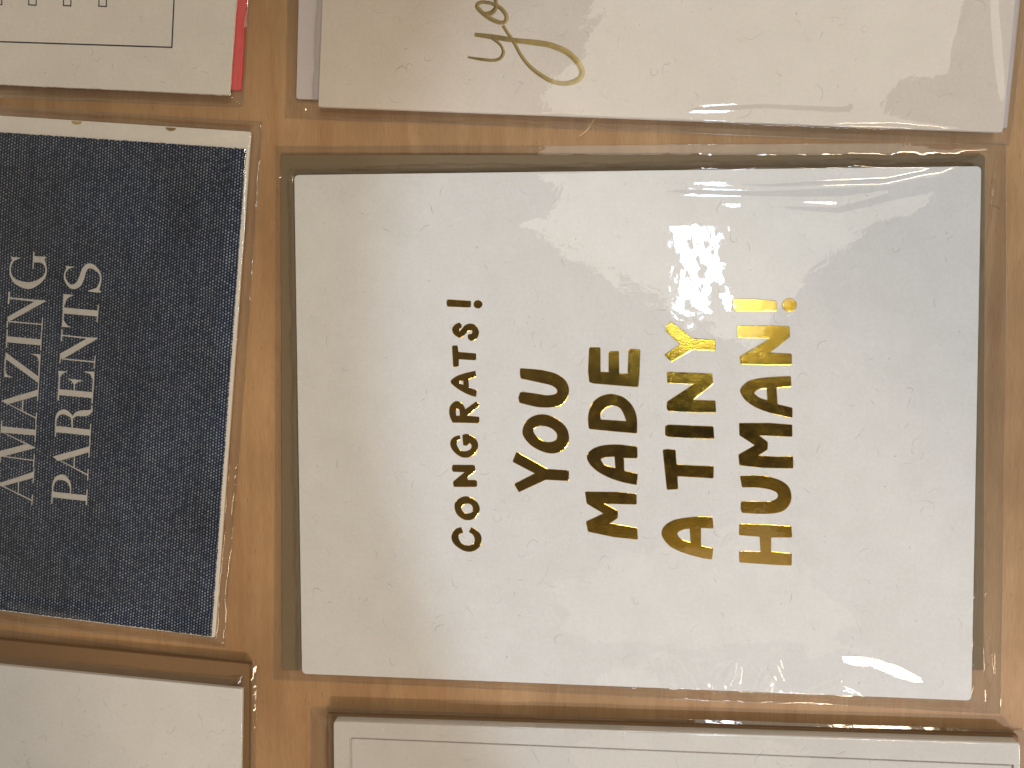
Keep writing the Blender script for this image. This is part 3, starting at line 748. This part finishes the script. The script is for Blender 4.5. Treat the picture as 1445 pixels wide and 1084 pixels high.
# ================================================================== 5. lower left card
ZL = .0032
lq = px_quad([(-600, 880), (342, 972.5), (330, 1700), (-640, 1620)], ZL)
ll = card('greeting_card', 'blank white card on a brown envelope, lower left corner', lq, .0018, ZL, BRIGHT, r=.0002)
fibres(px_quad([(0, 945), (340, 978), (338, 1140), (0, 1120)], ZL), ZL + .000008, 60, ll, FIB, seed=25)
kq = px_quad([(-600, 845), (352, 937), (345, 1720), (-640, 1640)], .0017)
envelope('brown kraft envelope behind the lower left white card', kq, .0004, .0018, KRAFT)
def ex_ll(X, Y, ins, dc, de, tt):
    return np.zeros(X.shape)
sleeve('clear film sleeve round the lower left white card', [(-640, 810), (361, 934), (358, 1740), (-680, 1660)], lq, ZL, 53, extra=ex_ll, power=.65, edges=(('right', 35, .0011),))

# ================================================================== 6. lower right card with sunk panel
ZR = .0036
rq = px_quad([(470.5, 1017.5), (1440, 1048), (1432, 1780), (474, 1740)], ZR)
root = thing('greeting_card', 'thick white card with a raised inner panel line, lower right corner', 'greeting card', centre(rq) + Vector((0, 0, .0014)), 'greeting cards in clear sleeves')
outer = rounded(rq, .0008, 6); n = len(outer)
inq = px_quad([(493, 1040.5), (1431, 1079), (1424, 1755), (497, 1716)], ZR); ins_ = rounded(inq, .0003, 6)
def ring(pts, z, sh=0.0):
    c = centre(pts); return [(*((p + (c-p).normalized()*sh).xy), z) for p in pts]
V = ring(outer, ZR-.0007) + ring(outer, ZR-.00015) + ring(outer, ZR, .00015) + ring(ins_, ZR) + ring(ins_, ZR-.00060, .00004) + ring(ins_, ZR-.00060, .0007)
F = []
for a in range(5): F += [(a*n+i, (a+1)*n+i, (a+1)*n+(i+1) % n, a*n+(i+1) % n) for i in range(n)]
fp = mesh_obj('border_frame', V, [tuple(f) for f in F], GREYW, root)
slab('inner_panel', [p + (centre(ins_)-p).normalized()*.00055 for p in ins_], ZR-.00065, ZR-.00012, GREYW, root, bevel=.00012)
slab('back_panel', outer, .0014, ZR-.00085, GREYW, root)
fibres(px_quad([(480, 1022), (1430, 1052), (1430, 1200), (480, 1160)], ZR), ZR + .000008, 45, root, FIB, seed=35)
envelope('thin brown kraft envelope edge just showing above the thick lower right card',
         px_quad([(462, 1007), (1437, 1037), (1434, 1760), (470, 1720)], .0012), .0004, .0013, KRAFT)
def ex_lr(X, Y, ins, dc, de, tt):
    return np.zeros(X.shape)
sleeve('clear film sleeve round the thick lower right card', [(437, 999), (1447, 1030), (1442, 1800), (445, 1760)], rq, ZR, 67, extra=ex_lr, power=.65, edges=(('top', 30, .0009),))

# ================================================================== small debris on the table
def hair(label, pts, w, z, mat, cat='fibre', name='loose_fibre'):
    cp = catmull([(x, y, w) for x, y in pts]); Lp, Rp = ribbon([tuple(c[:2]) for c in cp], [c[2] for c in cp]); V = []; n = len(Lp)
    c = centre([P(x, y, z) for x, y in pts]); c.z = z
    for s, dz in ((Lp, 0), (Rp, 0)):
        for x, y in s: p = P(x, y, z); V.append((p.x, p.y, z+dz))
    for (x, y), (x2, y2) in zip(Lp, Rp): p = P((x+x2)/2, (y+y2)/2, z); V.append((p.x, p.y, z+.00008))
    F = []
    for i in range(n-1): F += [(n+i, n+i+1, 2*n+i+1, 2*n+i), (2*n+i, 2*n+i+1, i+1, i)]
    return tag(mesh_obj(name, V, F, mat, origin=c), label, cat)
hair('thin straw coloured fibre lying on the wood below the gold script card', [(817, 192), (828, 184), (836, 172), (843, 166)], 1.3, .0022, FIBL)
hair('tiny dark red fibre at the right edge of the table', [(1400, 290), (1405, 292), (1411, 295)], 1.2, .0026, FIBD)
